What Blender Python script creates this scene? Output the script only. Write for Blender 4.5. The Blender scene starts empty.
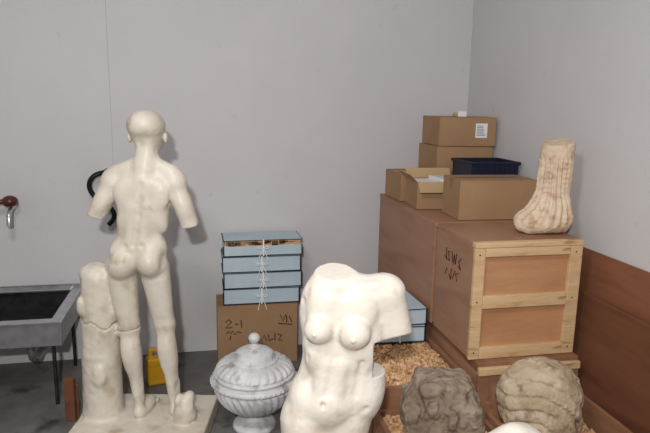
import bpy, bmesh, math, random
import numpy as np
from mathutils import Vector, Matrix, Euler
random.seed(4); np.random.seed(4)
scene=bpy.context.scene
YAW=math.radians(-11.8)

# ---------------------------------------------------------------- materials
def srgb(r,g,b):
    f=lambda c:(c/255/12.92) if c/255<=.04045 else ((c/255+.055)/1.055)**2.4
    return (f(r),f(g),f(b),1)
def mat(name,c1,c2=None,scale=4,rough=.7,bump=0.0,bscale=30,metal=0,stretch=(1,1,1),c3=None,s3=12,p3=(.55,.7),spec=.3):
    m=bpy.data.materials.new(name); m.use_nodes=True
    nt=m.node_tree; N=nt.nodes; L=nt.links
    bs=N['Principled BSDF']; bs.inputs['Roughness'].default_value=rough; bs.inputs['Metallic'].default_value=metal
    bs.inputs['Specular IOR Level'].default_value=spec
    bs.inputs['Base Color'].default_value=c1
    tc=N.new('ShaderNodeTexCoord'); mp=N.new('ShaderNodeMapping'); mp.inputs['Scale'].default_value=stretch
    L.new(tc.outputs['Object'],mp.inputs['Vector'])
    if c2:
        n=N.new('ShaderNodeTexNoise'); n.inputs['Scale'].default_value=scale; n.inputs['Detail'].default_value=6; n.inputs['Roughness'].default_value=.6
        L.new(mp.outputs[0],n.inputs['Vector'])
        r=N.new('ShaderNodeValToRGB'); r.color_ramp.elements[0].position=.35; r.color_ramp.elements[1].position=.65
        r.color_ramp.elements[0].color=c1; r.color_ramp.elements[1].color=c2
        L.new(n.outputs['Fac'],r.inputs[0]); out=r.outputs[0]
        if c3:
            n3=N.new('ShaderNodeTexNoise'); n3.inputs['Scale'].default_value=s3; n3.inputs['Detail'].default_value=8
            L.new(mp.outputs[0],n3.inputs['Vector'])
            r3=N.new('ShaderNodeMapRange'); r3.inputs['From Min'].default_value=p3[0]; r3.inputs['From Max'].default_value=p3[1]
            L.new(n3.outputs['Fac'],r3.inputs['Value'])
            mx=N.new('ShaderNodeMix'); mx.data_type='RGBA'
            L.new(r3.outputs[0],mx.inputs['Factor']); L.new(out,mx.inputs['A']); mx.inputs['B'].default_value=c3
            out=mx.outputs['Result']
        L.new(out,bs.inputs['Base Color'])
    if bump>0:
        nb=N.new('ShaderNodeTexNoise'); nb.inputs['Scale'].default_value=bscale; nb.inputs['Detail'].default_value=6
        L.new(mp.outputs[0],nb.inputs['Vector'])
        b=N.new('ShaderNodeBump'); b.inputs['Strength'].default_value=bump; b.inputs['Distance'].default_value=.01
        L.new(nb.outputs['Fac'],b.inputs['Height']); L.new(b.outputs[0],bs.inputs['Normal'])
    return m
M={}
M['wall']=mat('wall_paint',srgb(205,203,204),srgb(199,197,199),1.2,.7,.10,60,c3=srgb(190,188,188),s3=14,p3=(.68,.8))
M['ceil']=mat('ceiling_paint',srgb(205,205,205),srgb(198,198,198),2,.9)
M['floor']=mat('concrete',srgb(122,120,117),srgb(94,92,89),3,.75,.3,40,c3=srgb(62,60,58),s3=7)
M['seam']=mat('wall_joint',srgb(178,177,178),None)
M['marbleA']=mat('marble_weathered',srgb(224,216,203),srgb(209,199,182),6,.38,.22,45,c3=srgb(166,148,122),s3=11,p3=(.56,.80))
M['marbleB']=mat('marble_white',srgb(228,222,213),srgb(216,206,192),6,.34,.20,50,c3=srgb(186,164,140),s3=10,p3=(.59,.82))
M['marbleC']=mat('marble_grey',srgb(224,224,226),srgb(196,195,196),9,.5,.35,60,c3=srgb(156,153,152),s3=16)
M['marbleD']=mat('marble_fragment',srgb(220,200,176),srgb(202,178,150),10,.65,.6,40,c3=srgb(164,126,98),s3=20,p3=(.54,.78))
M['stoneA']=mat('stone_brown',srgb(166,150,132),srgb(132,116,100),14,.9,.9,45,c3=srgb(98,84,72),s3=22)
M['stoneB']=mat('stone_cream',srgb(200,182,156),srgb(170,148,122),9,.85,.8,40,c3=srgb(128,108,88),s3=16)
M['ply']=mat('plywood_red',srgb(166,126,100),srgb(156,115,89),3,.5,.05,60,stretch=(1.2,.7,4),c3=srgb(140,99,74),s3=4,p3=(.50,.85))
M['plyR']=mat('plywood_board',srgb(140,94,70),srgb(128,83,60),3,.5,.05,60,stretch=(3,.6,4),c3=srgb(112,70,50),s3=4,p3=(.50,.85))
M['plyS']=mat('plywood_board_dark',srgb(120,78,57),srgb(108,68,49),3,.5,.05,60,stretch=(3,.6,4),c3=srgb(92,56,40),s3=4,p3=(.50,.85))
M['plyP']=mat('plywood_panel',srgb(192,146,106),srgb(180,131,93),3,.55,.05,60,stretch=(.7,1.5,4),c3=srgb(160,112,78),s3=4,p3=(.50,.85))
M['pine']=mat('pine_batten',srgb(218,188,146),srgb(196,160,118),4,.6,.1,50,stretch=(1,1,5),c3=srgb(158,118,84),s3=9,p3=(.58,.74))
M['pineD']=mat('pine_dark',srgb(156,114,86),srgb(130,92,66),4,.65,.1,50,stretch=(3,1,3))
M['card']=mat('cardboard',srgb(164,131,98),srgb(152,119,88),3,.8,.05,80)
M['cardI']=mat('cardboard_inside',srgb(186,158,122),srgb(172,142,106),3,.8)
M['tape']=mat('packing_tape',srgb(144,108,74),None,rough=.3)
M['white']=mat('white_paper',srgb(228,228,230),None,rough=.7)
M['blue']=mat('pale_blue_board',srgb(190,206,214),srgb(178,196,206),6,.6)
M['navy']=mat('navy_cloth',srgb(26,34,54),None,rough=.7)
M['tray']=mat('blue_plastic',srgb(28,33,56),srgb(22,26,46),5,.45)
M['ribbon']=mat('cotton_tape',srgb(236,236,232),None,rough=.9)
M['ink']=mat('marker_ink',srgb(14,14,16),None,rough=.6)
M['steel']=mat('stainless_steel',srgb(204,205,208),srgb(180,182,186),20,.24,.03,80,metal=.85)
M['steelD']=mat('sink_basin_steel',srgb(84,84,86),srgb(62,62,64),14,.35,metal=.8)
M['black']=mat('black_rubber',srgb(18,18,20),None,rough=.45)
M['brown']=mat('brown_knob',srgb(96,50,34),srgb(70,34,24),10,.3)
M['yellow']=mat('yellow_plastic',srgb(190,142,30),None,rough=.4)
M['shav']=mat('wood_shavings',srgb(226,190,148),srgb(202,158,116),25,.8,c3=srgb(160,116,82),s3=60)
M['dark']=mat('dark_brown',srgb(60,36,24),None,rough=.9)  # plain dark brown for nails, screws and some loose sheets

# ---------------------------------------------------------------- mesh helpers
def link(o,parent=None):
    scene.collection.objects.link(o)
    if parent: o.parent=parent
    return o
def empty(name,loc=(0,0,0),rz=0,rx=0,ry=0):
    e=bpy.data.objects.new(name,None); e.location=loc; e.rotation_euler=(rx,ry,rz); e.empty_display_size=.05
    return link(e)
def mesh_obj(name,verts,faces,material,parent=None,smooth=False):
    me=bpy.data.meshes.new(name); me.from_pydata(verts,[],faces); me.update()
    if smooth: me.polygons.foreach_set('use_smooth',[True]*len(me.polygons))
    me.materials.append(M[material]); o=bpy.data.objects.new(name,me); return link(o,parent)
def box(name,lo,hi,material,parent=None,bev=.002,rot=None,piv=None):
    bm=bmesh.new(); bmesh.ops.create_cube(bm,size=1)
    c=[(a+b)/2 for a,b in zip(lo,hi)]; s=[b-a for a,b in zip(lo,hi)]
    for v in bm.verts: v.co=Vector((v.co.x*s[0],v.co.y*s[1],v.co.z*s[2]))
    if bev: bmesh.ops.bevel(bm,geom=bm.edges[:],offset=min(bev,min(s)*.3),segments=2,affect='EDGES',profile=.6)
    me=bpy.data.meshes.new(name); bm.to_mesh(me); bm.free(); me.materials.append(M[material])
    o=bpy.data.objects.new(name,me); o.location=c
    if rot: o.rotation_euler=rot
    return link(o,parent)
def tube(name,pts,r,material,parent=None,cyclic=False,res=6):
    cu=bpy.data.curves.new(name,'CURVE'); cu.dimensions='3D'; cu.bevel_depth=r; cu.bevel_resolution=3; cu.resolution_u=res
    sp=cu.splines.new('NURBS'); sp.points.add(len(pts)-1)
    for p,q in zip(sp.points,pts): p.co=(*q,1)
    sp.order_u=min(4,len(pts)); sp.use_endpoint_u=True; sp.use_cyclic_u=cyclic; cu.use_fill_caps=True
    cu.materials.append(M[material]); o=bpy.data.objects.new(name,cu); return link(o,parent)
def polyline(name,strokes,r,material,parent=None):
    cu=bpy.data.curves.new(name,'CURVE'); cu.dimensions='3D'; cu.bevel_depth=r; cu.bevel_resolution=1
    for pts in strokes:
        sp=cu.splines.new('POLY'); sp.points.add(len(pts)-1)
        for p,q in zip(sp.points,pts): p.co=(*q,1)
    cu.materials.append(M[material]); o=bpy.data.objects.new(name,cu); return link(o,parent)
def lathe(name,prof,material,parent=None,seg=96,mod=None):
    vs=[];fs=[]
    n=len(prof)
    for i,(r,z) in enumerate(prof):
        for j in range(seg):
            a=2*math.pi*j/seg; rr=r
            if mod: rr=mod(r,z,a)
            vs.append((rr*math.cos(a),rr*math.sin(a),z))
    for i in range(n-1):
        for j in range(seg):
            k=(j+1)%seg
            fs.append((i*seg+j,i*seg+k,(i+1)*seg+k,(i+1)*seg+j))
    fs.append(tuple(range(seg))[::-1]); fs.append(tuple((n-1)*seg+j for j in range(seg)))
    return mesh_obj(name,vs,fs,material,parent,True)
def smooth_prof(pts,n=8):
    out=[]
    P=[pts[0]]+pts+[pts[-1]]
    for i in range(1,len(P)-2):
        for t in np.linspace(0,1,n,endpoint=False):
            q=[]
            for c in (0,1):
                a,b,cc,d=P[i-1][c],P[i][c],P[i+1][c],P[i+2][c]
                q.append(.5*((2*b)+(-a+cc)*t+(2*a-5*b+4*cc-d)*t*t+(-a+3*b-3*cc+d)*t**3))
            out.append((max(q[0],.0005),q[1]))
    out.append(pts[-1]); return out

# ---------------------------------------------------------------- SDF sculpting
class Sculpt:
    def __init__(s,lo,hi,h):
        s.h=h; s.o=np.array(lo,float); s.K=1.0
        s.n=[int(math.ceil((b-a)/h))+1 for a,b in zip(lo,hi)]
        s.ax=[s.o[i]+h*np.arange(s.n[i]) for i in range(3)]
        s.F=np.full(s.n,.3,np.float32)
    def win(s,lo,hi):
        sl=[]
        for i in range(3):
            a=int(max(0,math.floor((lo[i]-s.o[i])/s.h))); b=int(min(s.n[i],math.ceil((hi[i]-s.o[i])/s.h)+1))
            sl.append(slice(a,max(a,b)))
        sl=tuple(sl)
        X=s.ax[0][sl[0]][:,None,None]; Y=s.ax[1][sl[1]][None,:,None]; Z=s.ax[2][sl[2]][None,None,:]
        return sl,X,Y,Z
    def comb(s,sl,d,k,sub):
        A=s.F[sl]
        if sub:
            d=-d
            hh=np.maximum(k-np.abs(A-d),0)/k; s.F[sl]=np.maximum(A,d)+hh*hh*k*.25
        else:
            hh=np.maximum(k-np.abs(A-d),0)/k; s.F[sl]=np.minimum(A,d)-hh*hh*k*.25
    def ell(s,c,r,rot=(0,0,0),k=.03,sub=False):
        k=k*s.K
        if not hasattr(r,'__len__'): r=(r,r,r)
        m=max(r)+k+.03
        sl,X,Y,Z=s.win([q-m for q in c],[q+m for q in c])
        R=Euler([math.radians(a) for a in rot]).to_matrix().transposed()
        x,y,z=X-c[0],Y-c[1],Z-c[2]
        u=[R[i][0]*x+R[i][1]*y+R[i][2]*z for i in range(3)]
        k0=np.sqrt(sum((u[i]/r[i])**2 for i in range(3)))+1e-6
        k1=np.sqrt(sum((u[i]/r[i]**2)**2 for i in range(3)))+1e-6
        s.comb(sl,k0*(k0-1)/k1,k,sub)
    def cone(s,a,b,ra,rb,k=.03,sub=False,fy=1.0):
        k=k*s.K
        m=max(ra,rb)*max(1,fy)+k+.03
        sl,X,Y,Z=s.win([min(p,q)-m for p,q in zip(a,b)],[max(p,q)+m for p,q in zip(a,b)])
        ba=[b[0]-a[0],(b[1]-a[1])/fy,b[2]-a[2]]; x,y,z=X-a[0],(Y-a[1])/fy,Z-a[2]
        L=sum(q*q for q in ba); t=np.clip((x*ba[0]+y*ba[1]+z*ba[2])/L,0,1)
        d=np.sqrt((x-ba[0]*t)**2+(y-ba[1]*t)**2+(z-ba[2]*t)**2)-(ra+(rb-ra)*t)
        s.comb(sl,d*min(1,fy),k,sub)
    def box(s,lo,hi,r=.01,k=.01,sub=False):
        sl,X,Y,Z=s.win([q-k-.03 for q in lo],[q+k+.03 for q in hi])
        q=[np.abs(A-(a+b)/2)-((b-a)/2-r) for A,a,b in zip((X,Y,Z),lo,hi)]
        q=np.broadcast_arrays(*q)
        d=np.sqrt(sum(np.maximum(i,0)**2 for i in q))+np.minimum(np.maximum(np.maximum(q[0],q[1]),q[2]),0)-r
        s.comb(sl,d,k,sub)
    def cut(s,p,n,lo,hi,k=.008):
        n=np.array(n,float); n/=np.linalg.norm(n)
        sl,X,Y,Z=s.win(lo,hi)
        d=(X-p[0])*n[0]+(Y-p[1])*n[1]+(Z-p[2])*n[2]
        A=s.F[sl]; hh=np.maximum(k-np.abs(A-d),0)/k; s.F[sl]=np.maximum(A,d)+hh*hh*k*.25
    def noise(s,amp,scale,seed=0,lo=None,hi=None):
        lo=lo or [a[0] for a in s.ax]; hi=hi or [a[-1] for a in s.ax]
        sl,X,Y,Z=s.win(lo,hi)
        rng=np.random.RandomState(seed)
        lat=rng.rand(*[int((A.max()-A.min())/scale)+3 for A in (X,Y,Z)]).astype(np.float32)
        def prep(A):
            u=(A.ravel()-A.min())/scale; i=np.floor(u).astype(int); f=u-i; return i,(f*f*(3-2*f))
        ix,fx=prep(X); iy,fy=prep(Y); iz,fz=prep(Z)
        a=lat[ix]*(1-fx)[:,None,None]+lat[ix+1]*fx[:,None,None]
        a=a[:,iy]*(1-fy)[None,:,None]+a[:,iy+1]*fy[None,:,None]
        a=a[:,:,iz]*(1-fz)[None,None,:]+a[:,:,iz+1]*fz[None,None,:]
        s.F[sl]+=(a-.5)*2*amp
    def mesh(s,name,material,parent=None):
        F=s.F; F[0]=F[-1]=.1; F[:,0]=F[:,-1]=.1; F[:,:,0]=F[:,:,-1]=.1
        S=F<0; nx,ny,nz=F.shape
        cnt=np.zeros((nx-1,ny-1,nz-1),np.int8); cor=[(i,j,k) for i in (0,1) for j in (0,1) for k in (0,1)]
        for i,j,k in cor: cnt+=S[i:nx-1+i,j:ny-1+j,k:nz-1+k]
        act=(cnt>0)&(cnt<8); idx=np.argwhere(act)
        V={c:F[idx[:,0]+c[0],idx[:,1]+c[1],idx[:,2]+c[2]] for c in cor}
        pos=np.zeros((len(idx),3)); w=np.zeros(len(idx))
        for c in cor:
            for d in range(3):
                if c[d]==0:
                    e=list(c); e[d]=1; e=tuple(e); v0,v1=V[c],V[e]; m=(v0<0)!=(v1<0)
                    t=np.where(m,v0/np.where(v0==v1,1,v0-v1),0)
                    q=np.tile(np.array(c,float),(len(idx),1)); q[:,d]+=t
                    pos+=q*m[:,None]; w+=m
        P=s.o+s.h*(idx+pos/w[:,None])
        ID=np.full(act.shape,-1,int); ID[act]=np.arange(len(idx))
        Q=[]
        def go(ch,ins,offs):
            ii=np.argwhere(ch)
            q=np.stack([ID[ii[:,0]+o[0],ii[:,1]+o[1],ii[:,2]+o[2]] for o in offs],1)
            f=ins[ch]; q[~f]=q[~f][:,::-1]; Q.append(q)
        c=np.zeros(S.shape,bool); c[:-1]=S[:-1]!=S[1:]; go(c,S,[(0,-1,-1),(0,0,-1),(0,0,0),(0,-1,0)])
        c=np.zeros(S.shape,bool); c[:,:-1]=S[:,:-1]!=S[:,1:]; go(c,S,[(-1,0,-1),(-1,0,0),(0,0,0),(0,0,-1)])
        c=np.zeros(S.shape,bool); c[:,:,:-1]=S[:,:,:-1]!=S[:,:,1:]; go(c,S,[(-1,-1,0),(0,-1,0),(0,0,0),(-1,0,0)])
        Q=np.concatenate(Q)
        return mesh_obj(name,P.tolist(),Q.tolist(),material,parent,True)

# ---------------------------------------------------------------- room
XR,YB,XL,YF,H=1.66,3.6,-2.2,-1.6,3.0
box('floor',(XL-.1,YF-.1,-.1),(XR+.1,YB+.1,0),'floor',bev=0)
box('ceiling',(XL-.1,YF-.1,H),(XR+.1,YB+.1,H+.1),'ceil',bev=0)
box('wall_back',(XL-.1,YB,0),(XR+.1,YB+.1,H),'wall',bev=0)
box('wall_right',(XR,YF,0),(XR+.1,YB,H),'wall',bev=0)
box('wall_left',(XL-.1,YF,0),(XL,YB,H),'wall',bev=0)
box('wall_front',(XL-.1,YF-.1,0),(XR+.1,YF,H),'wall',bev=0)
box('trim_1',(-.4915,YB-.0012,0),(-.4885,YB,H),'seam',bev=0)

# ---------------------------------------------------------------- youth statue (back view)
def youth():
    root=empty('marble_youth_statue',(-.251,2.709,0),YAW)
    s=Sculpt((-.40,-.32,-.01),(.34,.28,1.53),.005); s.K=1.9
    s.ell((-.030,.004,.875),(.122,.078,.085),k=.02)
    s.ell((-.016,.008,.97),(.096,.066,.11),k=.022)
    s.ell((.004,.008,1.10),(.114,.078,.12),k=.022)
    s.ell((.008,.0,1.190),(.134,.062,.060),k=.022)
    s.ell((-.092,-.036,.826),(.062,.074,.074),(0,12,0),k=.011)
    s.ell((.030,-.036,.838),(.060,.072,.072),(0,-12,0),k=.011)
    s.ell((-.098,-.02,.88),(.050,.048,.04),k=.018); s.ell((.043,-.02,.89),(.050,.048,.04),k=.018)
    s.cone((.018,-.008,1.285),(-.105,-.004,1.232),.028,.031,k=.018)
    s.cone((.030,-.008,1.285),(.125,-.004,1.236),.028,.031,k=.018)
    s.cone((.015,-.035,1.25),(.006,-.046,1.12),.028,.020,k=.02)
    s.ell((-.128,.0,1.196),(.048,.048,.054),(0,12,0),k=.010)
    s.ell((.140,.0,1.196),(.048,.048,.056),(0,-12,0),k=.010)
    s.ell((-.064,-.049,1.160),(.048,.022,.040),(0,-25,0),k=.011)
    s.ell((.080,-.049,1.160),(.048,.022,.040),(0,25,0),k=.011)
    s.ell((-.068,-.045,1.115),(.040,.022,.040),(0,20,0),k=.013)
    s.ell((.080,-.045,1.115),(.040,.022,.040),(0,-20,0),k=.013)
    s.ell((-.072,-.020,1.05),(.032,.035,.085),(0,14,0),k=.018); s.ell((.073,-.020,1.05),(.032,.035,.085),(0,-14,0),k=.018)
    s.cone((-.028,-.047,1.08),(-.050,-.049,.92),.020,.024,k=.015); s.cone((.022,-.047,1.08),(.002,-.049,.92),.020,.024,k=.015)
    s.cone((.024,.010,1.36),(.014,.0,1.235),.046,.050,k=.014)
    s.cone((.008,-.026,1.345),(.010,-.028,1.25),.018,.022,k=.012); s.cone((.038,-.026,1.345),(.030,-.028,1.25),.018,.022,k=.012)
    s.K=1
    s.ell((.023,.022,1.412),(.073,.090,.083),k=.02)
    s.ell((.025,.062,1.365),(.054,.055,.062),k=.03)
    s.ell((.023,.008,1.428),(.080,.097,.071),(-8,0,0),k=.004)
    s.cone((.026,.118,1.405),(.027,.132,1.375),.008,.013,k=.012)
    s.ell((-.003,.108,1.405),(.016,.012,.009),k=.01,sub=True); s.ell((.055,.108,1.405),(.016,.012,.009),k=.01,sub=True)
    s.cone((.008,.112,1.345),(.045,.112,1.345),.007,.007,k=.008)
    s.ell((-.055,.025,1.378),(.010,.018,.024),(10,0,0),k=.006); s.ell((.101,.025,1.378),(.010,.018,.024),(10,0,0),k=.006)
    s.K=1.9
    s.cone((-.132,0,1.18),(-.212,-.012,1.025),.042,.039,k=.014)
    s.ell((-.172,-.016,1.10),(.032,.033,.06),(0,26,0),k=.014)
    s.cone((.143,0,1.18),(.204,.012,.985),.042,.040,k=.014)
    s.ell((.177,-.014,1.09),(.032,.033,.065),(0,-18,0),k=.014)
    s.cut((-.205,0,1.030),(-.35,0,-1),(-.36,-.1,.9),(-.15,.1,1.06),k=.004)
    s.cut((.195,0,.988),(.25,.1,-1),(.150,-.1,.9),(.31,.1,1.02),k=.004)
    s.cone((.012,-.080,1.18),(-.004,-.080,1.05),.007,.008,k=.010,sub=True)
    s.cone((-.004,-.080,1.05),(-.026,-.082,.92),.008,.010,k=.010,sub=True)
    s.cone((-.031,-.119,.885),(-.034,-.107,.74),.007,.015,k=.008,sub=True)
    s.ell((-.160,-.055,.835),(.012,.03,.035),k=.014,sub=True); s.ell((.100,-.055,.85),(.012,.03,.035),k=.014,sub=True)
    s.ell((-.066,-.080,.912),(.008,.010,.008),k=.010,sub=True); s.ell((.008,-.080,.916),(.008,.010,.008),k=.010,sub=True)
    s.ell((-.045,.07,1.15),(.055,.03,.045),k=.012); s.ell((.065,.07,1.15),(.055,.03,.045),k=.012)
    s.cone((-.110,.002,.80),(-.088,.004,.52),.069,.044,k=.012)
    s.cone((.036,.006,.80),(.066,.032,.52),.066,.044,k=.012)
    s.cone((-.124,-.022,.74),(-.102,-.020,.54),.035,.019,k=.015); s.cone((-.092,-.024,.74),(-.068,-.018,.54),.035,.019,k=.015)
    s.cone((.030,-.016,.75),(.048,.008,.54),.033,.019,k=.015); s.cone((.060,-.014,.75),(.082,.010,.54),.033,.019,k=.015)
    s.cone((-.087,.0,.52),(-.058,0,.16),.042,.026,k=.014)
    s.ell((-.095,-.021,.395),(.027,.035,.088),(0,-6,0),k=.014); s.ell((-.067,-.021,.385),(.027,.035,.088),(0,-6,0),k=.014)
    s.cone((-.076,-.022,.33),(-.054,-.028,.14),.019,.011,k=.012)
    s.cone((.067,.030,.52),(.102,.02,.17),.042,.027,k=.014)
    s.ell((.064,.005,.395),(.027,.035,.088),(0,-6,0),k=.014); s.ell((.094,.005,.385),(.027,.035,.088),(0,-6,0),k=.014)
    s.cone((.084,.0,.33),(.104,-.006,.14),.019,.011,k=.012)
    s.K=1
    s.ell((-.052,-.020,.108),(.028,.034,.032),k=.02); s.ell((-.042,.060,.10),(.036,.088,.026),k=.02)
    s.ell((.106,.006,.108),(.028,.034,.032),k=.02); s.ell((.120,.085,.10),(.038,.088,.026),k=.02)
    for i in range(5):
        s.ell((-.072+.016*i,.140-.007*abs(i-1),.092),(.009,.022,.012),k=.004)
        s.ell((.092+.016*i,.165-.007*abs(i-3),.092),(.009,.022,.012),k=.004)
    s.ell((.165,-.045,.12),(.050,.055,.085),k=.008); s.ell((.185,-.03,.185),(.026,.03,.035),k=.008); s.ell((.145,-.06,.185),(.020,.03,.03),k=.008)
    s.noise(.006,.03,31,(.10,-.12,.08),(.26,.05,.25))
    s.box((-.330,-.20,.0),(.275,.21,.078),.006,k=.010)
    s.cone((-.222,.02,.735),(-.234,.015,.06),.080,.092,k=.02)
    s.ell((-.248,.01,.765),(.055,.06,.045),k=.012); s.ell((-.178,.02,.73),(.042,.05,.06),k=.012)
    s.ell((-.288,-.03,.62),(.020,.03,.05),k=.01); s.ell((-.21,-.066,.30),(.026,.016,.05),k=.02)
    s.cone((-.17,.01,.50),(-.10,.0,.50),.028,.026,k=.015)
    s.noise(.003,.07,3,(-.36,-.2,.08),(-.15,.2,.84))
    s.noise(.0018,.022,5,(-.36,-.2,.08),(-.15,.2,.84))
    sl,X,Y,Z=s.win((-.36,-.15,.4),(-.12,.2,.7))
    pl=np.abs((Z-.545)+.18*(X+.23)+.012*np.sin(X*60)+.006*np.sin(Y*90))-.004
    core=np.sqrt((X+.228)**2+(Y-.018)**2)-.072
    s.F[sl]=np.maximum(s.F[sl],-np.maximum(pl,-core))
    sl,X,Y,Z=s.win((-.15,-.1,.4),(.0,.1,.6))
    pl=np.abs((Z-.512)-.15*(X+.08))-.0025
    core=np.sqrt((X+.085)**2+Y**2)-.042
    s.F[sl]=np.maximum(s.F[sl],-np.maximum(pl,-core))
    s.noise(.0008,.03,8)
    s.mesh('youth_figure','marbleA',root)
youth()

# ---------------------------------------------------------------- Venus torso
def venus():
    root=empty('marble_female_torso',(.402,1.653,0),YAW)
    s=Sculpt((-.24,-.17,.34),(.28,.20,1.12),.0038); s.K=1.7
    s.ell((.004,.030,.905),(.120,.072,.135),(0,4,0))
    s.ell((.020,.034,.985),(.120,.055,.055),k=.018)
    s.ell((.004,.028,.79),(.120,.066,.12),k=.03)
    s.cone((.086,.040,.90),(.076,.040,.68),.046,.052,k=.03)
    s.ell((-.006,.026,.69),(.132,.070,.09),k=.03)
    s.ell((-.034,.028,.60),(.134,.082,.11),k=.03)
    s.cone((-.024,.034,.98),(-.026,.032,1.06),.064,.056,k=.016)
    s.ell((-.066,.034,.990),(.038,.044,.046),k=.014)
    s.ell((-.094,.036,.925),(.030,.042,.066),k=.018)
    s.ell((.120,.034,.985),(.062,.056,.058),k=.014)
    s.cone((.138,.032,.985),(.178,.026,.840),.052,.043,k=.012)
    s.cone((.120,-.046,.93),(.136,-.01,.82),.004,.008,k=.007,sub=True)
    s.cone((-.010,-.016,1.016),(.10,-.008,1.018),.007,.009,k=.012); s.cone((-.034,-.016,1.014),(-.080,-.008,1.000),.007,.009,k=.012)
    s.ell((-.056,-.018,.945),(.042,.024,.055),(0,-12,0),k=.016); s.ell((.046,-.022,.942),(.050,.024,.058),(0,12,0),k=.016)
    s.ell((-.068,-.038,.890),(.044,.040,.042),k=.009)
    s.ell((.036,-.048,.882),(.048,.044,.045),k=.009)
    s.ell((-.081,-.076,.888),.0055,k=.004); s.ell((.031,-.091,.879),.0055,k=.004)
    s.cone((-.016,-.058,.97),(-.018,-.062,.84),.006,.006,k=.010,sub=True)
    s.ell((-.062,-.020,.80),(.042,.028,.050),(0,14,0),k=.014); s.ell((.042,-.022,.80),(.052,.028,.050),(0,-14,0),k=.014)
    s.cone((-.044,-.030,.78),(-.064,-.038,.66),.026,.028,k=.009); s.cone((.000,-.032,.78),(-.022,-.040,.66),.026,.028,k=.009)
    s.ell((-.044,-.038,.640),(.070,.038,.050),k=.014)
    s.cone((-.020,-.066,.82),(-.044,-.077,.69),.004,.004,k=.006,sub=True)
    s.cone((-.105,-.035,.80),(-.115,-.045,.69),.006,.006,k=.010,sub=True); s.cone((.062,-.045,.79),(.045,-.052,.69),.006,.006,k=.010,sub=True)
    s.ell((-.052,-.080,.668),(.008,.016,.011),k=.003,sub=True)
    s.ell((-.112,.004,.650),(.038,.050,.050),k=.02); s.ell((.082,.012,.655),(.040,.050,.060),k=.022)
    s.cone((-.158,-.046,.645),(-.078,-.088,.555),.006,.008,k=.007,sub=True)
    s.cone((.080,-.048,.645),(-.030,-.088,.555),.006,.008,k=.007,sub=True)
    s.cone((-.104,.010,.58),(-.098,-.030,.36),.080,.064,k=.009)
    s.cone((.022,.020,.57),(.005,-.005,.36),.074,.062,k=.009)
    s.ell((-.085,.075,.60),(.065,.06,.075),k=.012); s.ell((.02,.075,.60),(.065,.06,.075),k=.012)
    s.cone((.012,.108,.98),(-.02,.095,.70),.008,.008,k=.012,sub=True)
    s.K=1
    s.cut((-.02,.0,1.042),(-.02,-.22,1),(-.16,-.12,1.00),(.055,.14,1.12),k=.005)
    s.cut((.172,0,.858),(.30,-.40,-1),(.10,-.12,.74),(.28,.14,.905),k=.003)
    s.cut((0,0,.375),(0,0,-1),(-.24,-.17,.34),(.28,.2,.39))
    s.ell((-.124,-.005,.965),(.014,.03,.014),k=.008,sub=True); s.ell((.220,-.02,.93),(.012,.03,.014),k=.004,sub=True)
    s.noise(.0008,.03,2); s.noise(.0004,.010,6)
    s.mesh('torso','marbleB',root)
    box('pedestal',(-.20,-.16,0),(.16,.18,.374),'pineD',root,bev=.006)
    box('pedestal_base',(-.22,-.18,0.0),(.18,.20,.04),'pineD',root,bev=.004)
venus()

# ---------------------------------------------------------------- urn
def urn():
    root=empty('lidded_marble_urn',(.227,2.66,0))
    foot=[(.098,0),(.104,.012),(.100,.026),(.078,.036),(.046,.048),(.036,.066),(.040,.082),(.055,.090)]
    lathe('foot',smooth_prof(foot),'marbleC',root)
    bowl=[(.050,.088),(.092,.100),(.138,.130),(.170,.170),(.186,.215),(.182,.236)]
    def gad(r,z,a):
        w=min(1,max(0,(z-.090)/.03))*min(1,max(0,(.238-z)/.012))
        return r*(1+.055*w*abs(math.sin((a*15)+z*26))-.025*w)
    lathe('gadrooned_bowl',smooth_prof(bowl,10),'marbleC',root,seg=300,mod=gad)
    rim=[(.178,.234),(.198,.240),(.203,.252),(.198,.264),(.186,.268),(.180,.274),(.190,.280),(.190,.290),(.178,.294)]
    lathe('rim',smooth_prof(rim),'marbleC',root)
    lid=[(.178,.292),(.180,.302),(.168,.322),(.140,.340),(.118,.347)]
    def gl(r,z,a):
        w=min(1,max(0,(z-.296)/.01))*min(1,max(0,(.346-z)/.008))
        return r*(1+.055*w*abs(math.sin(a*14-z*14))-.025*w)
    lathe('lid',smooth_prof(lid,10),'marbleC',root,seg=280,mod=gl)
    dm=[(.112,.345),(.114,.352),(.106,.358),(.100,.362),(.088,.382),(.062,.398),(.040,.404),(.028,.408)]
    lathe('lid_dome',smooth_prof(dm),'marbleC',root)
    kn=[(.028,.406),(.034,.412),(.022,.418),(.013,.426),(.020,.434),(.027,.447),(.026,.460),(.016,.472),(.001,.476)]
    lathe('finial',smooth_prof(kn),'marbleC',root,seg=48)
    bm=bmesh.new()
    for i in range(52):
        a=2*math.pi*i/52
        bmesh.ops.create_icosphere(bm,subdivisions=1,radius=.0075,matrix=Matrix.Translation((.202*math.cos(a),.202*math.sin(a),.252)))
    me=bpy.data.meshes.new('bead_band'); bm.to_mesh(me); bm.free(); me.materials.append(M['marbleC']); link(bpy.data.objects.new('bead_band',me),root)
urn()

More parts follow.
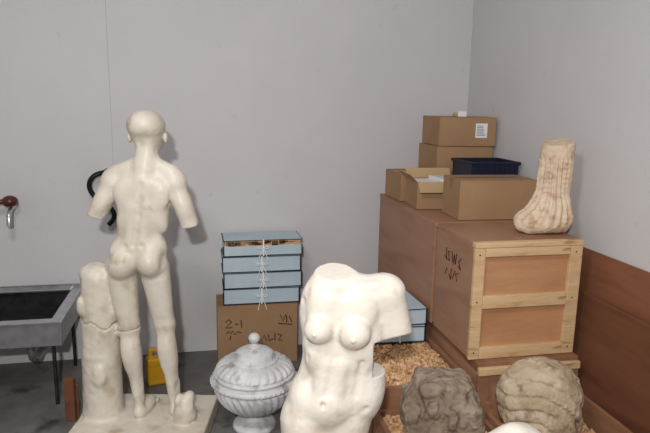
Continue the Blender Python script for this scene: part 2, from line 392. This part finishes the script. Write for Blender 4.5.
# ---------------------------------------------------------------- boxes
def cardboard(name,lo,hi,rz=0,label=None,openf=False,scr=None,mt='card'):
    cx,cy=(lo[0]+hi[0])/2,(lo[1]+hi[1])/2; w,d,h=hi[0]-lo[0],hi[1]-lo[1],hi[2]-lo[2]
    r=empty(name,(cx,cy,lo[2]+.0006),rz); t=.004
    x,y=w/2,d/2
    box('front',(-x,-y,0),(x,-y+t,h),mt,r,.001); box('back',(-x,y-t,0),(x,y,h),mt,r,.001)
    box('side_1',(-x,-y+t,0),(-x+t,y-t,h),mt,r,.001); box('side_2',(x-t,-y+t,0),(x,y-t,h),mt,r,.001)
    box('bottom',(-x+t,-y+t,0),(x-t,y-t,t),mt,r,0)
    if openf:
        o=box('flap_1',(-x,-.002,-.035),(x,.002,.035),'cardI',r,.001); o.location=(0,-y-.024,h-.022); o.rotation_euler=(math.radians(-45),0,0)
        o=box('flap_2',(-.0015,-y,-.03),(.0015,y,.03),'cardI',r,.001); o.location=(-x-.018,0,h+.018); o.rotation_euler=(0,math.radians(-45),0)
        o=box('flap_3',(-x,-.0015,-.03),(x,.0015,.03),'cardI',r,.001); o.location=(0,y+.012,h+.022); o.rotation_euler=(math.radians(-25),0,0)
        box('papers_1',(-x+.02,-y+.02,.01),(-.01,y-.02,h-.004),'white',r,.002)
        box('papers_2',(-.005,-y+.03,.01),(x-.02,y-.02,h+.012),'white',r,.002,rot=(0,.06,.1))
    else:
        box('flap_1',(-x,-y,h),(x,-.0012,h+t),mt,r,.001); box('flap_2',(-x,.0012,h),(x,y,h+t),mt,r,.001)
        box('tape',(-x-.0008,-.024,h+t),(x+.0008,.024,h+t+.0008),'tape',r,0)
        box('tape_side_1',(-x-.0009,-.024,h*.72),(-x,.024,h+t),'tape',r,0); box('tape_side_2',(x,-.024,h*.72),(x+.0009,.024,h+t),'tape',r,0)
    if label:
        a,b,c,e=label
        box('label',(-x+a*w-c/2,-y-.001,b*h-e/2),(-x+a*w+c/2,-y,b*h+e/2),'white',r,0)
        for i in range(7):
            zz=b*h-e/2+e*(.15+.11*i); box('label_line_%d'%i,(-x+a*w-c*.4,-y-.0015,zz),(-x+a*w+c*(.1+.3*random.random()),-y-.001,zz+e*.035),'ink',r,0)
    if scr: polyline('handwriting',[[(px,-y-.001,pz) for px,pz in st] for st in scr],.0028,'ink',r)
    return r
SCR=[[(-.19,.27),(-.17,.285),(-.155,.27),(-.19,.235),(-.15,.235)],[(-.135,.255),(-.115,.255)],[(-.10,.28),(-.095,.23)],
 [(-.185,.20),(-.17,.215),(-.16,.195),(-.15,.215),(-.135,.19),(-.12,.21),(-.10,.20)],[(-.16,.185),(-.165,.16)],
 [(-.03,.20),(-.06,.15),(-.02,.14),(.0,.17)],[(.0,.18),(.02,.14),(.035,.18),(.05,.14)],[(.06,.18),(.065,.14),(.09,.15)],[(.10,.19),(.10,.14)],[(.115,.18),(.14,.17),(.12,.14),(.145,.14)],
 [(.13,.30),(.15,.26),(.165,.30)],[(.17,.29),(.17,.25)],[(.185,.29),(.20,.25)],[(.12,.245),(.20,.235)]]
cardboard('cardboard_box',(.075,3.36,0),(.545,3.59,.362),0,scr=SCR)
ZC=1.002
cardboard('cardboard_box',(1.085,3.17,ZC),(1.275,3.42,ZC+.150),.05)
cardboard('cardboard_box',(1.10,2.90,ZC),(1.355,3.12,ZC+.140),-.06,label=(.84,.52,.05,.06),openf=True)
cardboard('cardboard_box',(1.295,3.17,ZC),(1.635,3.45,ZC+.155),0)
cardboard('cardboard_box',(1.295,3.17,ZC+.162),(1.63,3.45,ZC+.302),.02)
cardboard('cardboard_box',(1.305,3.16,ZC+.309),(1.64,3.44,ZC+.465),-.02,label=(.74,.55,.07,.08))
cardboard('cardboard_box',(1.195,2.60,ZC),(1.585,2.82,ZC+.185),-.03,label=None)
o=empty('tape_roll',(1.46,3.28,1.4722))
lathe('ring',[(.022,0),(.032,0),(.032,.02),(.022,.02)],'cardI',o,32)
box('scraps',(-.02,-.045,.0),(.03,-.035,.03),'white',o)
def tray(name,loc,w,d,h,rz):
    r=empty(name,loc,rz); x,y,t=w/2,d/2,.004
    box('front',(-x,-y,0),(x,-y+t,h),'tray',r,.001); box('back',(-x,y-t,0),(x,y,h),'tray',r,.001)
    box('side_1',(-x,-y,0),(-x+t,y,h),'tray',r,.001); box('side_2',(x-t,-y,0),(x,y,h),'tray',r,.001)
    box('base',(-x,-y,0),(x,y,t),'tray',r,.001)
    for i,(a,b) in enumerate((((-x-.008,-y-.008),(x+.008,-y)),((-x-.008,y),(x+.008,y+.008)),((-x-.008,-y),(-x,y)),((x,-y),(x+.008,y)))):
        box('rim_%d'%i,(a[0],a[1],h-.014),(b[0],b[1],h),'tray',r,.002)
    for i in range(5): box('papers_%d'%i,(-x+.02+i*(w-.04)/5,-y+.02,.005),(-x+.012+(i+1)*(w-.04)/5,y-.02,h-.03-.006*(i%3)),'navy' if i%2 else 'card',r,.001)
    for i in range(9): box('rib_%d'%i,(-x+.02+i*(w-.04)/8-.002,-y-.005,.01),(-x+.02+i*(w-.04)/8+.002,-y,h-.014),'tray',r,.001)
tray('blue_storage_tray',(1.498,2.985,ZC+.001),.265,.24,.248,0)

def archive(name,loc,w,d,h,rz=0,lift=0,bow=True):
    r=empty(name,loc,rz); x,y=w/2,d/2
    box('body',(-x+.004,-y+.004,.004),(x-.004,y-.004,h-.006-lift),'blue',r,.002)
    box('lower_board',(-x,-y,0),(x,y,.004),'navy',r,.001)
    box('edge_1',(-x-.001,-y-.001,.0),(-x+.005,-y+.006,h-.004-lift),'navy',r,.001); box('edge_2',(x-.005,-y-.001,0),(x+.001,-y+.006,h-.004-lift),'navy',r,.001)
    box('upper_board',(-x-.002,-y-.002,h-.0055),(x+.002,y+.002,h-.002),'navy',r,.001)
    box('cover',(-x+.004,-y+.002,h-.002),(x-.004,y-.004,h),'blue',r,.0005)
    if lift:
        box('papers',(-x+.01,-y+.008,h-.008-lift),(x-.01,y-.01,h-.006),'shav',r,.003)
        for i in range(60):
            a=random.uniform(-x+.015,x-.04); box('sheet_%d'%i,(a-.005,-y+.004,h-lift-.008+random.random()*(lift-.004)),(a+.03,-y+.03,h-lift-.005+random.random()*(lift-.004)),('card','dark','shav')[i%3],r,0)
    box('tape_front',(-.004,-y-.003,0),(.004,-y-.001,h),'ribbon',r,.0005)
    if bow:
        for sgn in (-1,1):
            tube('bow_%d'%sgn,[(0,-y-.004,h*.5),(sgn*.02,-y-.012,h*.62),(sgn*.045,-y-.010,h*.52),(sgn*.02,-y-.006,h*.42),(0,-y-.004,h*.5)],.0024,'ribbon',r)
            tube('tail_%d'%sgn,[(0,-y-.004,h*.5),(sgn*.012,-y-.012,h*.2),(sgn*(.02+.01*random.random()),-y-.006,-.01-.03*random.random())],.0022,'ribbon',r)
    return r
for i in range(4):
    archive('archive_box',(.335+.006*(i%2),3.475-.004*i,.371+.0975*i),.455-.01*(i==0),.215,.0965,rz=(-.01,.008,-.006,.012)[i],lift=.030 if i==3 else 0)

# ---------------------------------------------------------------- crates
def crate_closed(name,X0,X1,Y0,Y1,Z0,Z1,front=True):
    r=empty(name,(X0,Y0,Z0)); w,d,h=X1-X0,Y1-Y0,Z1-Z0
    box('panels',(.012,.016,.004),(w-.012,d-.012,h-.02),'ply',r,.002)
    box('side_panel',(.002,.006,.004),(.012,d-.002,h-.02),'ply',r,.001)
    box('side_panel_r',(w-.012,.006,.004),(w-.002,d-.002,h-.02),'ply',r,.001)
    box('lid',(0,.022 if front else -.004,h-.02),(w,d,h),'ply',r,.002)
    if front:
        box('lid_batten',(0,-.012,h-.022),(w,.021,h),'pine',r,.003)
        box('front_panel',(.012,.010,.004),(w-.012,.016,h-.02),'plyP',r,0)
        f=-.010
        box('post_1',(0,f,0),(.045,.010,h-.023),'pine',r,.003); box('post_2',(w-.055,f,0),(w,.010,h-.023),'pine',r,.003)
        box('rail_top',(.046,f,h-.06),(w-.056,.010,h-.023),'pine',r,.003)
        box('rail_mid',(.046,f,h*.44),(w-.056,.010,h*.44+.055),'pine',r,.003)
        box('rail_bottom',(.046,f,.0),(w-.056,.010,.05),'pine',r,.003)
        for (a,b) in ((.02,.03),(.02,h-.05),(w-.03,.03),(w-.03,h-.05),(.02,h*.5),(w-.03,h*.5)):
            box('nail',(a-.003,f-.001,b-.003),(a+.003,f,b+.003),'dark',r,0)
    return r
ca=crate_closed('wooden_crate',1.070,1.552,2.17,2.56,.502,1.0)
cw=[[(.10,.42),(.13,.40),(.10,.37),(.14,.38)],[(.16,.43),(.17,.38),(.19,.42),(.20,.37)],[(.22,.43),(.21,.38)],[(.24,.42),(.27,.42),(.25,.38),(.28,.38)],
    [(.30,.43),(.29,.38),(.32,.39)],[(.12,.35),(.16,.34),(.14,.31)],[(.17,.35),(.20,.31)],[(.22,.35),(.22,.30),(.25,.32)],[(.28,.34),(.30,.31)]]
polyline('handwriting',[[(.0008,y*.8+.04,z-.02) for y,z in st] for st in cw],.0018,'ink',ca)
cb=crate_closed('wooden_crate',1.064,1.575,2.575,3.47,.502,1.0,front=False)
lc=empty('low_wooden_crate',(1.02,2.13,0))
box('body',(.082,.015,.03),(.535,1.34,.46),'ply',lc,.003)
box('top',(.078,.0,.46),(.540,1.35,.5),'pineD',lc,.004)
box('ledge_front',(.078,-.02,.45),(.540,0,.482),'pine',lc,.003)
box('runner_1',(.085,.03,0),(.155,1.32,.03),'pine',lc); box('runner_2',(.47,.03,0),(.535,1.32,.03),'pine',lc)
box('post_1',(.080,-.01,.0),(.13,.015,.45),'pineD',lc); box('post_2',(.485,-.01,0),(.540,.015,.45),'pineD',lc)

def open_crate(name,X0,X1,Y0,Y1,Hh,fill,chips,mt='pineD',seed=1):
    r=empty(name,(X0,Y0,0)); w,d=X1-X0,Y1-Y0; t=.018
    box('side_1',(0,0,0),(t,d,Hh),mt,r,.002); box('side_2',(w-t,0,0),(w,d,Hh),mt,r,.002)
    box('end_1',(t,0,0),(w-t,t,Hh),mt,r,.002); box('end_2',(t,d-t,0),(w-t,d,Hh),mt,r,.002)
    box('bottom',(t,t,0),(w-t,d-t,.02),mt,r,0)
    rng=np.random.RandomState(seed); vs=[];fs=[]
    nx,ny=int(w/.02),int(d/.02)
    x0,x1,y0,y1=t+.001,w-t-.001,t+.001,d-t-.001
    for i in range(nx+1):
        for j in range(ny+1):
            vs.append((x0+(x1-x0)*i/nx,y0+(y1-y0)*j/ny,fill+rng.uniform(-.008,.006)))
    for i in range(nx):
        for j in range(ny):
            a=i*(ny+1)+j; fs.append((a,a+ny+1,a+ny+2,a+1))
    for c in range(chips):
        px,py=rng.uniform(x0+.02,x1-.02),rng.uniform(y0+.02,y1-.02); pz=fill+rng.uniform(-.004,.012)
        E=Euler((rng.uniform(-.9,.9),rng.uniform(-.9,.9),rng.uniform(0,6.3))).to_matrix()
        L=rng.uniform(.010,.020); W=rng.uniform(.003,.0075); cv=rng.uniform(.2,1.4); b=len(vs)
        for q in range(4):
            a=(q/3-.5)*cv*2
            for sw in (-W,W):
                v=E@Vector((math.sin(a)/max(cv,.2)*L,sw,(1-math.cos(a))/max(cv,.2)*L)); vs.append((px+v.x,py+v.y,min(pz+v.z,Hh-.001)))
        for q in range(3): fs.append((b+2*q,b+2*q+1,b+2*q+3,b+2*q+2))
    mesh_obj('shavings',vs,fs,'shav',r)
    return r
open_crate('open_crate_of_shavings',.66,1.090,2.15,3.25,.412,.385,9000)
open_crate('open_crate',.66,1.080,1.68,2.135,.330,.305,2500,seed=5)
open_crate('open_crate',1.088,1.570,1.50,2.10,.345,.24,3000,seed=3)
archive('archive_box',(.925,2.74,.4135),.25,.32,.083,rz=-.05,bow=False)
archive('archive_box',(.920,2.74,.498),.25,.32,.083,rz=.03,bow=True)

def board(name,y0,y1,z1,xb,xt,th,mtl,z0=0):
    r=empty(name,(xb,y0,z0+.006)); ang=math.atan2(xt-xb,z1-z0); r.rotation_euler=(0,ang,0)
    L=math.hypot(xt-xb,z1-z0)-.012
    box('sheet',(0,0,0),(th,y1-y0,L),mtl,r,.002)
    for i in range(3): box('screw_%d'%i,(-.001,.1+i*.3,L-.03),(0,.108+i*.3,L-.022),'dark',r,0)
    return r
board('plywood_board',.75,3.0,.94,1.622,1.643,.010,'plyR')
board('plywood_board',.6,2.9,.765,1.590,1.606,.014,'plyS')

# ---------------------------------------------------------------- stones
def leg_fragment():
    r=empty('draped_statue_fragment',(1.458,2.33,1.001),YAW)
    s=Sculpt((-.17,-.16,-.01),(.17,.16,.44),.0035)
    s.cone((.034,.01,.10),(.050,.02,.36),.068,.069,k=.03,fy=.9)
    s.ell((.03,.0,.09),(.085,.075,.085),k=.03)
    s.ell((-.005,-.01,.05),(.108,.085,.055),k=.04); s.ell((-.065,-.02,.035),(.060,.06,.038),k=.04)
    s.ell((.07,.0,.05),(.045,.07,.05),k=.03)
    s.cone((.046,.018,.335),(.050,.02,.365),.073,.070,k=.006,fy=.9)
    s.cut((0,0,0.002),(0,0,-1),(-.17,-.16,-.01),(.17,.16,.02))
    s.cut((.05,0,.388),(-.12,-.2,1),(-.1,-.16,.35),(.17,.16,.44))
    sl,X,Y,Z=s.win((-.17,-.16,.02),(.17,.16,.44))
    A=np.arctan2(Y-.01,X-.045+.25*np.clip(.12-Z,0,1)); m=np.clip((Z-.03)/.03,0,1)*np.clip((.33-Z)/.02,0,1)
    s.F[sl]+=m*(.0046*np.sin(A*18+Z*5)+.0016*np.sin(Z*300)*np.clip(np.sin(A*5+1)*2,0,1))
    s.noise(.003,.04,7); s.noise(.0018,.012,9)
    s.mesh('fragment','marbleD',r)
leg_fragment()
def stone_head():
    r=empty('weathered_stone_fragment',(.878,1.975,.3315),YAW)
    s=Sculpt((-.2,-.2,-.02),(.2,.2,.27),.0045)
    s.box((-.145,-.12,-.01),(.145,.12,.13),.03,k=.03); s.ell((-.01,0,.11),(.125,.11,.10),k=.04)
    s.box((-.10,-.10,.10),(.11,.10,.205),.03,k=.02)
    s.noise(.010,.055,4)
    s.ell((-.12,-.09,.12),(.04,.05,.06),k=.02,sub=True); s.cone((-.03,-.135,.19),(.0,-.14,.02),.01,.018,k=.02,sub=True)
    s.cone((.035,-.125,.17),(.09,-.13,.05),.010,.014,k=.012,sub=True)
    s.ell((-.055,-.115,.13),(.022,.02,.03),k=.012); s.ell((.02,-.12,.09),(.02,.02,.04),k=.012)
    s.ell((.10,-.10,.17),(.03,.04,.03),k=.012,sub=True)
    s.noise(.005,.02,6); s.noise(.003,.01,7)
    s.cut((0,0,.0),(0,0,-1),(-.2,-.2,-.02),(.2,.2,.02),k=.002)
    s.mesh('stone','stoneA',r)
stone_head()
def stone_round():
    r=empty('carved_stone_head',(1.262,1.93,.272),YAW)
    s=Sculpt((-.2,-.2,-.01),(.2,.2,.36),.004)
    s.ell((0,0,.165),(.160,.135,.158)); s.ell((.01,-.02,.09),(.145,.12,.09),k=.04)
    s.noise(.005,.06,14)
    sl,X,Y,Z=s.win((-.2,-.2,.0),(.2,.2,.36))
    R=np.sqrt((X+.06)**2*1.0+(Z-.05)**2*1.1)
    tri=np.abs(((R*20+.06*np.sin(X*40))%1.0)-.5)*2
    s.F[sl]-=.015*(np.clip(tri,0,.5)-.35)*np.clip((.04-Y)/.04,0,1)
    s.cone((-.13,-.09,.10),(.10,-.12,.07),.010,.008,k=.012,sub=True)
    s.noise(.003,.018,16); s.noise(.0015,.009,17)
    s.cut((0,0,.002),(0,0,-1),(-.2,-.2,-.02),(.2,.2,.02))
    s.mesh('stone','stoneB',r)
stone_round()
def near_fragment():
    r=empty('marble_block_fragment',(.72,1.20,0),YAW)
    s=Sculpt((-.2,-.2,.38),(.2,.2,.84),.006)
    s.box((-.12,-.1,.40),(.13,.1,.60),.04,k=.03); s.ell((.02,0,.665),(.10,.09,.125),k=.05); s.ell((-.06,0,.65),(.06,.07,.10),k=.04)
    s.cut((0,0,.402),(0,0,-1),(-.2,-.2,.38),(.2,.2,.42)); s.noise(.006,.05,3)
    s.mesh('fragment','marbleB',r)
    box('stand',(-.15,-.13,0),(.15,.13,.40),'pineD',r,.004)
near_fragment()

# ---------------------------------------------------------------- sink
def sink():
    r=empty('steel_utility_sink',(-.695,3.0,0))
    w,d,zt,zb=-1.15,.56,.455,.335
    t=.006
    box('front_apron',(w,0,zb),(0,t,zt),'steel',r,.002); box('back_panel',(w,d-t,zb),(0,d,zt+.03),'steel',r,.002)
    box('end_1',(-t,t,zb),(0,d-t,zt),'steel',r,.002); box('end_2',(w,t,zb),(w+t,d-t,zt),'steel',r,.002)
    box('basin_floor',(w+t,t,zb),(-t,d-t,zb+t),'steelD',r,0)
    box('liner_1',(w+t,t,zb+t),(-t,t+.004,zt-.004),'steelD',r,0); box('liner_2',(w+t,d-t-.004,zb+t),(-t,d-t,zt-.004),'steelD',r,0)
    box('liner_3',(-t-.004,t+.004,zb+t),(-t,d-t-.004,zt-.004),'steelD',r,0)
    box('rim_front',(w-.01,-.02,zt),(.012,.035,zt+.012),'steel',r,.004); box('rim_end',(-.045,.035,zt),(.012,d-.0,zt+.012),'steel',r,.004)
    box('rim_back',(w,d-.05,zt),(-.046,d,zt+.012),'steel',r,.004)
    for i,(x,y) in enumerate(((-.05,.05),(-.05,d-.05),(w+.05,.05),(w+.05,d-.05))):
        tube('leg_%d'%i,[(x,y,0.001),(x,y,.15),(x,y,zb)],.010,'steelD',r)
    tube('drain_pipe',[(-.22,.28,zb),(-.22,.28,.2),(-.22,.30,.14),(-.22,.36,.12),(-.22,.52,.12)],.022,'steel',r)
    lathe('drain',[(.03,zb+t),(.03,zb+t+.003),(.012,zb+t+.003)],'steel',r,24).location=(-.22,.28,0)
sink()
tp=empty('wall_tap',(-1.025,3.598,.94))
tube('pipe',[(0,-.003,0),(0,-.05,0),(0,-.10,.0),(.0,-.13,-.03),(.0,-.135,-.09)],.014,'steel',tp)
lathe('handle',smooth_prof([(.001,0),(.028,.004),(.040,.022),(.034,.046),(.014,.058),(.001,.060)]),'brown',tp,32).location=(0,-.09,.012)
tube('lever',[(0,-.09,.04),(-.04,-.10,.045),(-.08,-.11,.03)],.014,'brown',tp)
hk=empty('black_hose_loop',(-.545,3.598,1.0))
tube('hose',[(.02,-.004,.13),(.02,-.05,.13),(-.03,-.07,.13),(-.075,-.07,.08),(-.07,-.06,.02),(-.02,-.06,-.03),(.04,-.06,-.06),(.07,-.06,-.13),(.02,-.05,-.17)],.014,'black',hk)
lathe('bracket',[(.02,0),(.02,.01),(.008,.012)],'steel',hk,24).matrix_local=Matrix.Translation((.02,-.002,.13))@Matrix.Rotation(math.radians(90),4,'X')
yj=empty('yellow_jerrycan',(-.262,3.20,0),.2); yj.scale=(.60,.60,.80)
s=Sculpt((-.12,-.09,-.01),(.12,.09,.30),.005)
s.box((-.09,-.06,.002),(.09,.06,.20),.02,k=.01); s.box((-.07,-.02,.19),(.05,.02,.262),.012,k=.01); s.box((-.035,-.05,.205),(.025,.05,.236),.01,k=.01,sub=True)
s.cone((.07,0,.19),(.075,0,.245),.02,.018,k=.01)
s.box((-.07,-.075,.03),(.07,-.056,.15),.008,k=.006,sub=True)
s.mesh('can_body','yellow',yj)
lathe('cap',[(.021,.0),(.021,.02),(.017,.022)],'black',yj,24).location=(.075,0,.258)
pk=empty('wooden_plank_offcut',(-.642,2.87,0),YAW)
box('plank',(-.024,-.015,.0),(.024,.015,.22),'plyS',pk,.003); box('plank_2',(-.022,.016,.0),(.024,.04,.17),'pineD',pk,.003)

# ---------------------------------------------------------------- lights
def area(name,loc,target,sx,sy,power,col):
    l=bpy.data.lights.new(name,'AREA'); l.shape='RECTANGLE'; l.size=sx; l.size_y=sy; l.energy=power; l.color=col
    o=bpy.data.objects.new(name,l); o.location=loc; o.rotation_euler=(Vector(target)-Vector(loc)).to_track_quat('-Z','Y').to_euler(); link(o); return o
area('ceiling_light',(-.5,.7,2.9),(-.1,1.8,0),.6,.25,27,(1,.99,.97))
area('camera_flash',(-.16,-.30,1.92),(.15,3,1.0),.08,.06,52,(1,.985,.965))
w=bpy.data.worlds.new('world'); scene.world=w; w.use_nodes=True
w.node_tree.nodes['Background'].inputs[0].default_value=(.6,.65,.75,1); w.node_tree.nodes['Background'].inputs[1].default_value=.1

# ---------------------------------------------------------------- camera
scene.view_settings.view_transform='Standard'
cd=bpy.data.cameras.new('camera'); cd.sensor_width=36; cd.lens=600/650*36; cd.clip_start=.02
co=bpy.data.objects.new('camera',cd); co.location=(0,0,1.55)
co.rotation_euler=(Euler((math.radians(90-10.95),0,YAW)).to_matrix()@Matrix.Rotation(math.radians(1.0),3,'Z')).to_euler(); link(co)
scene.camera=co
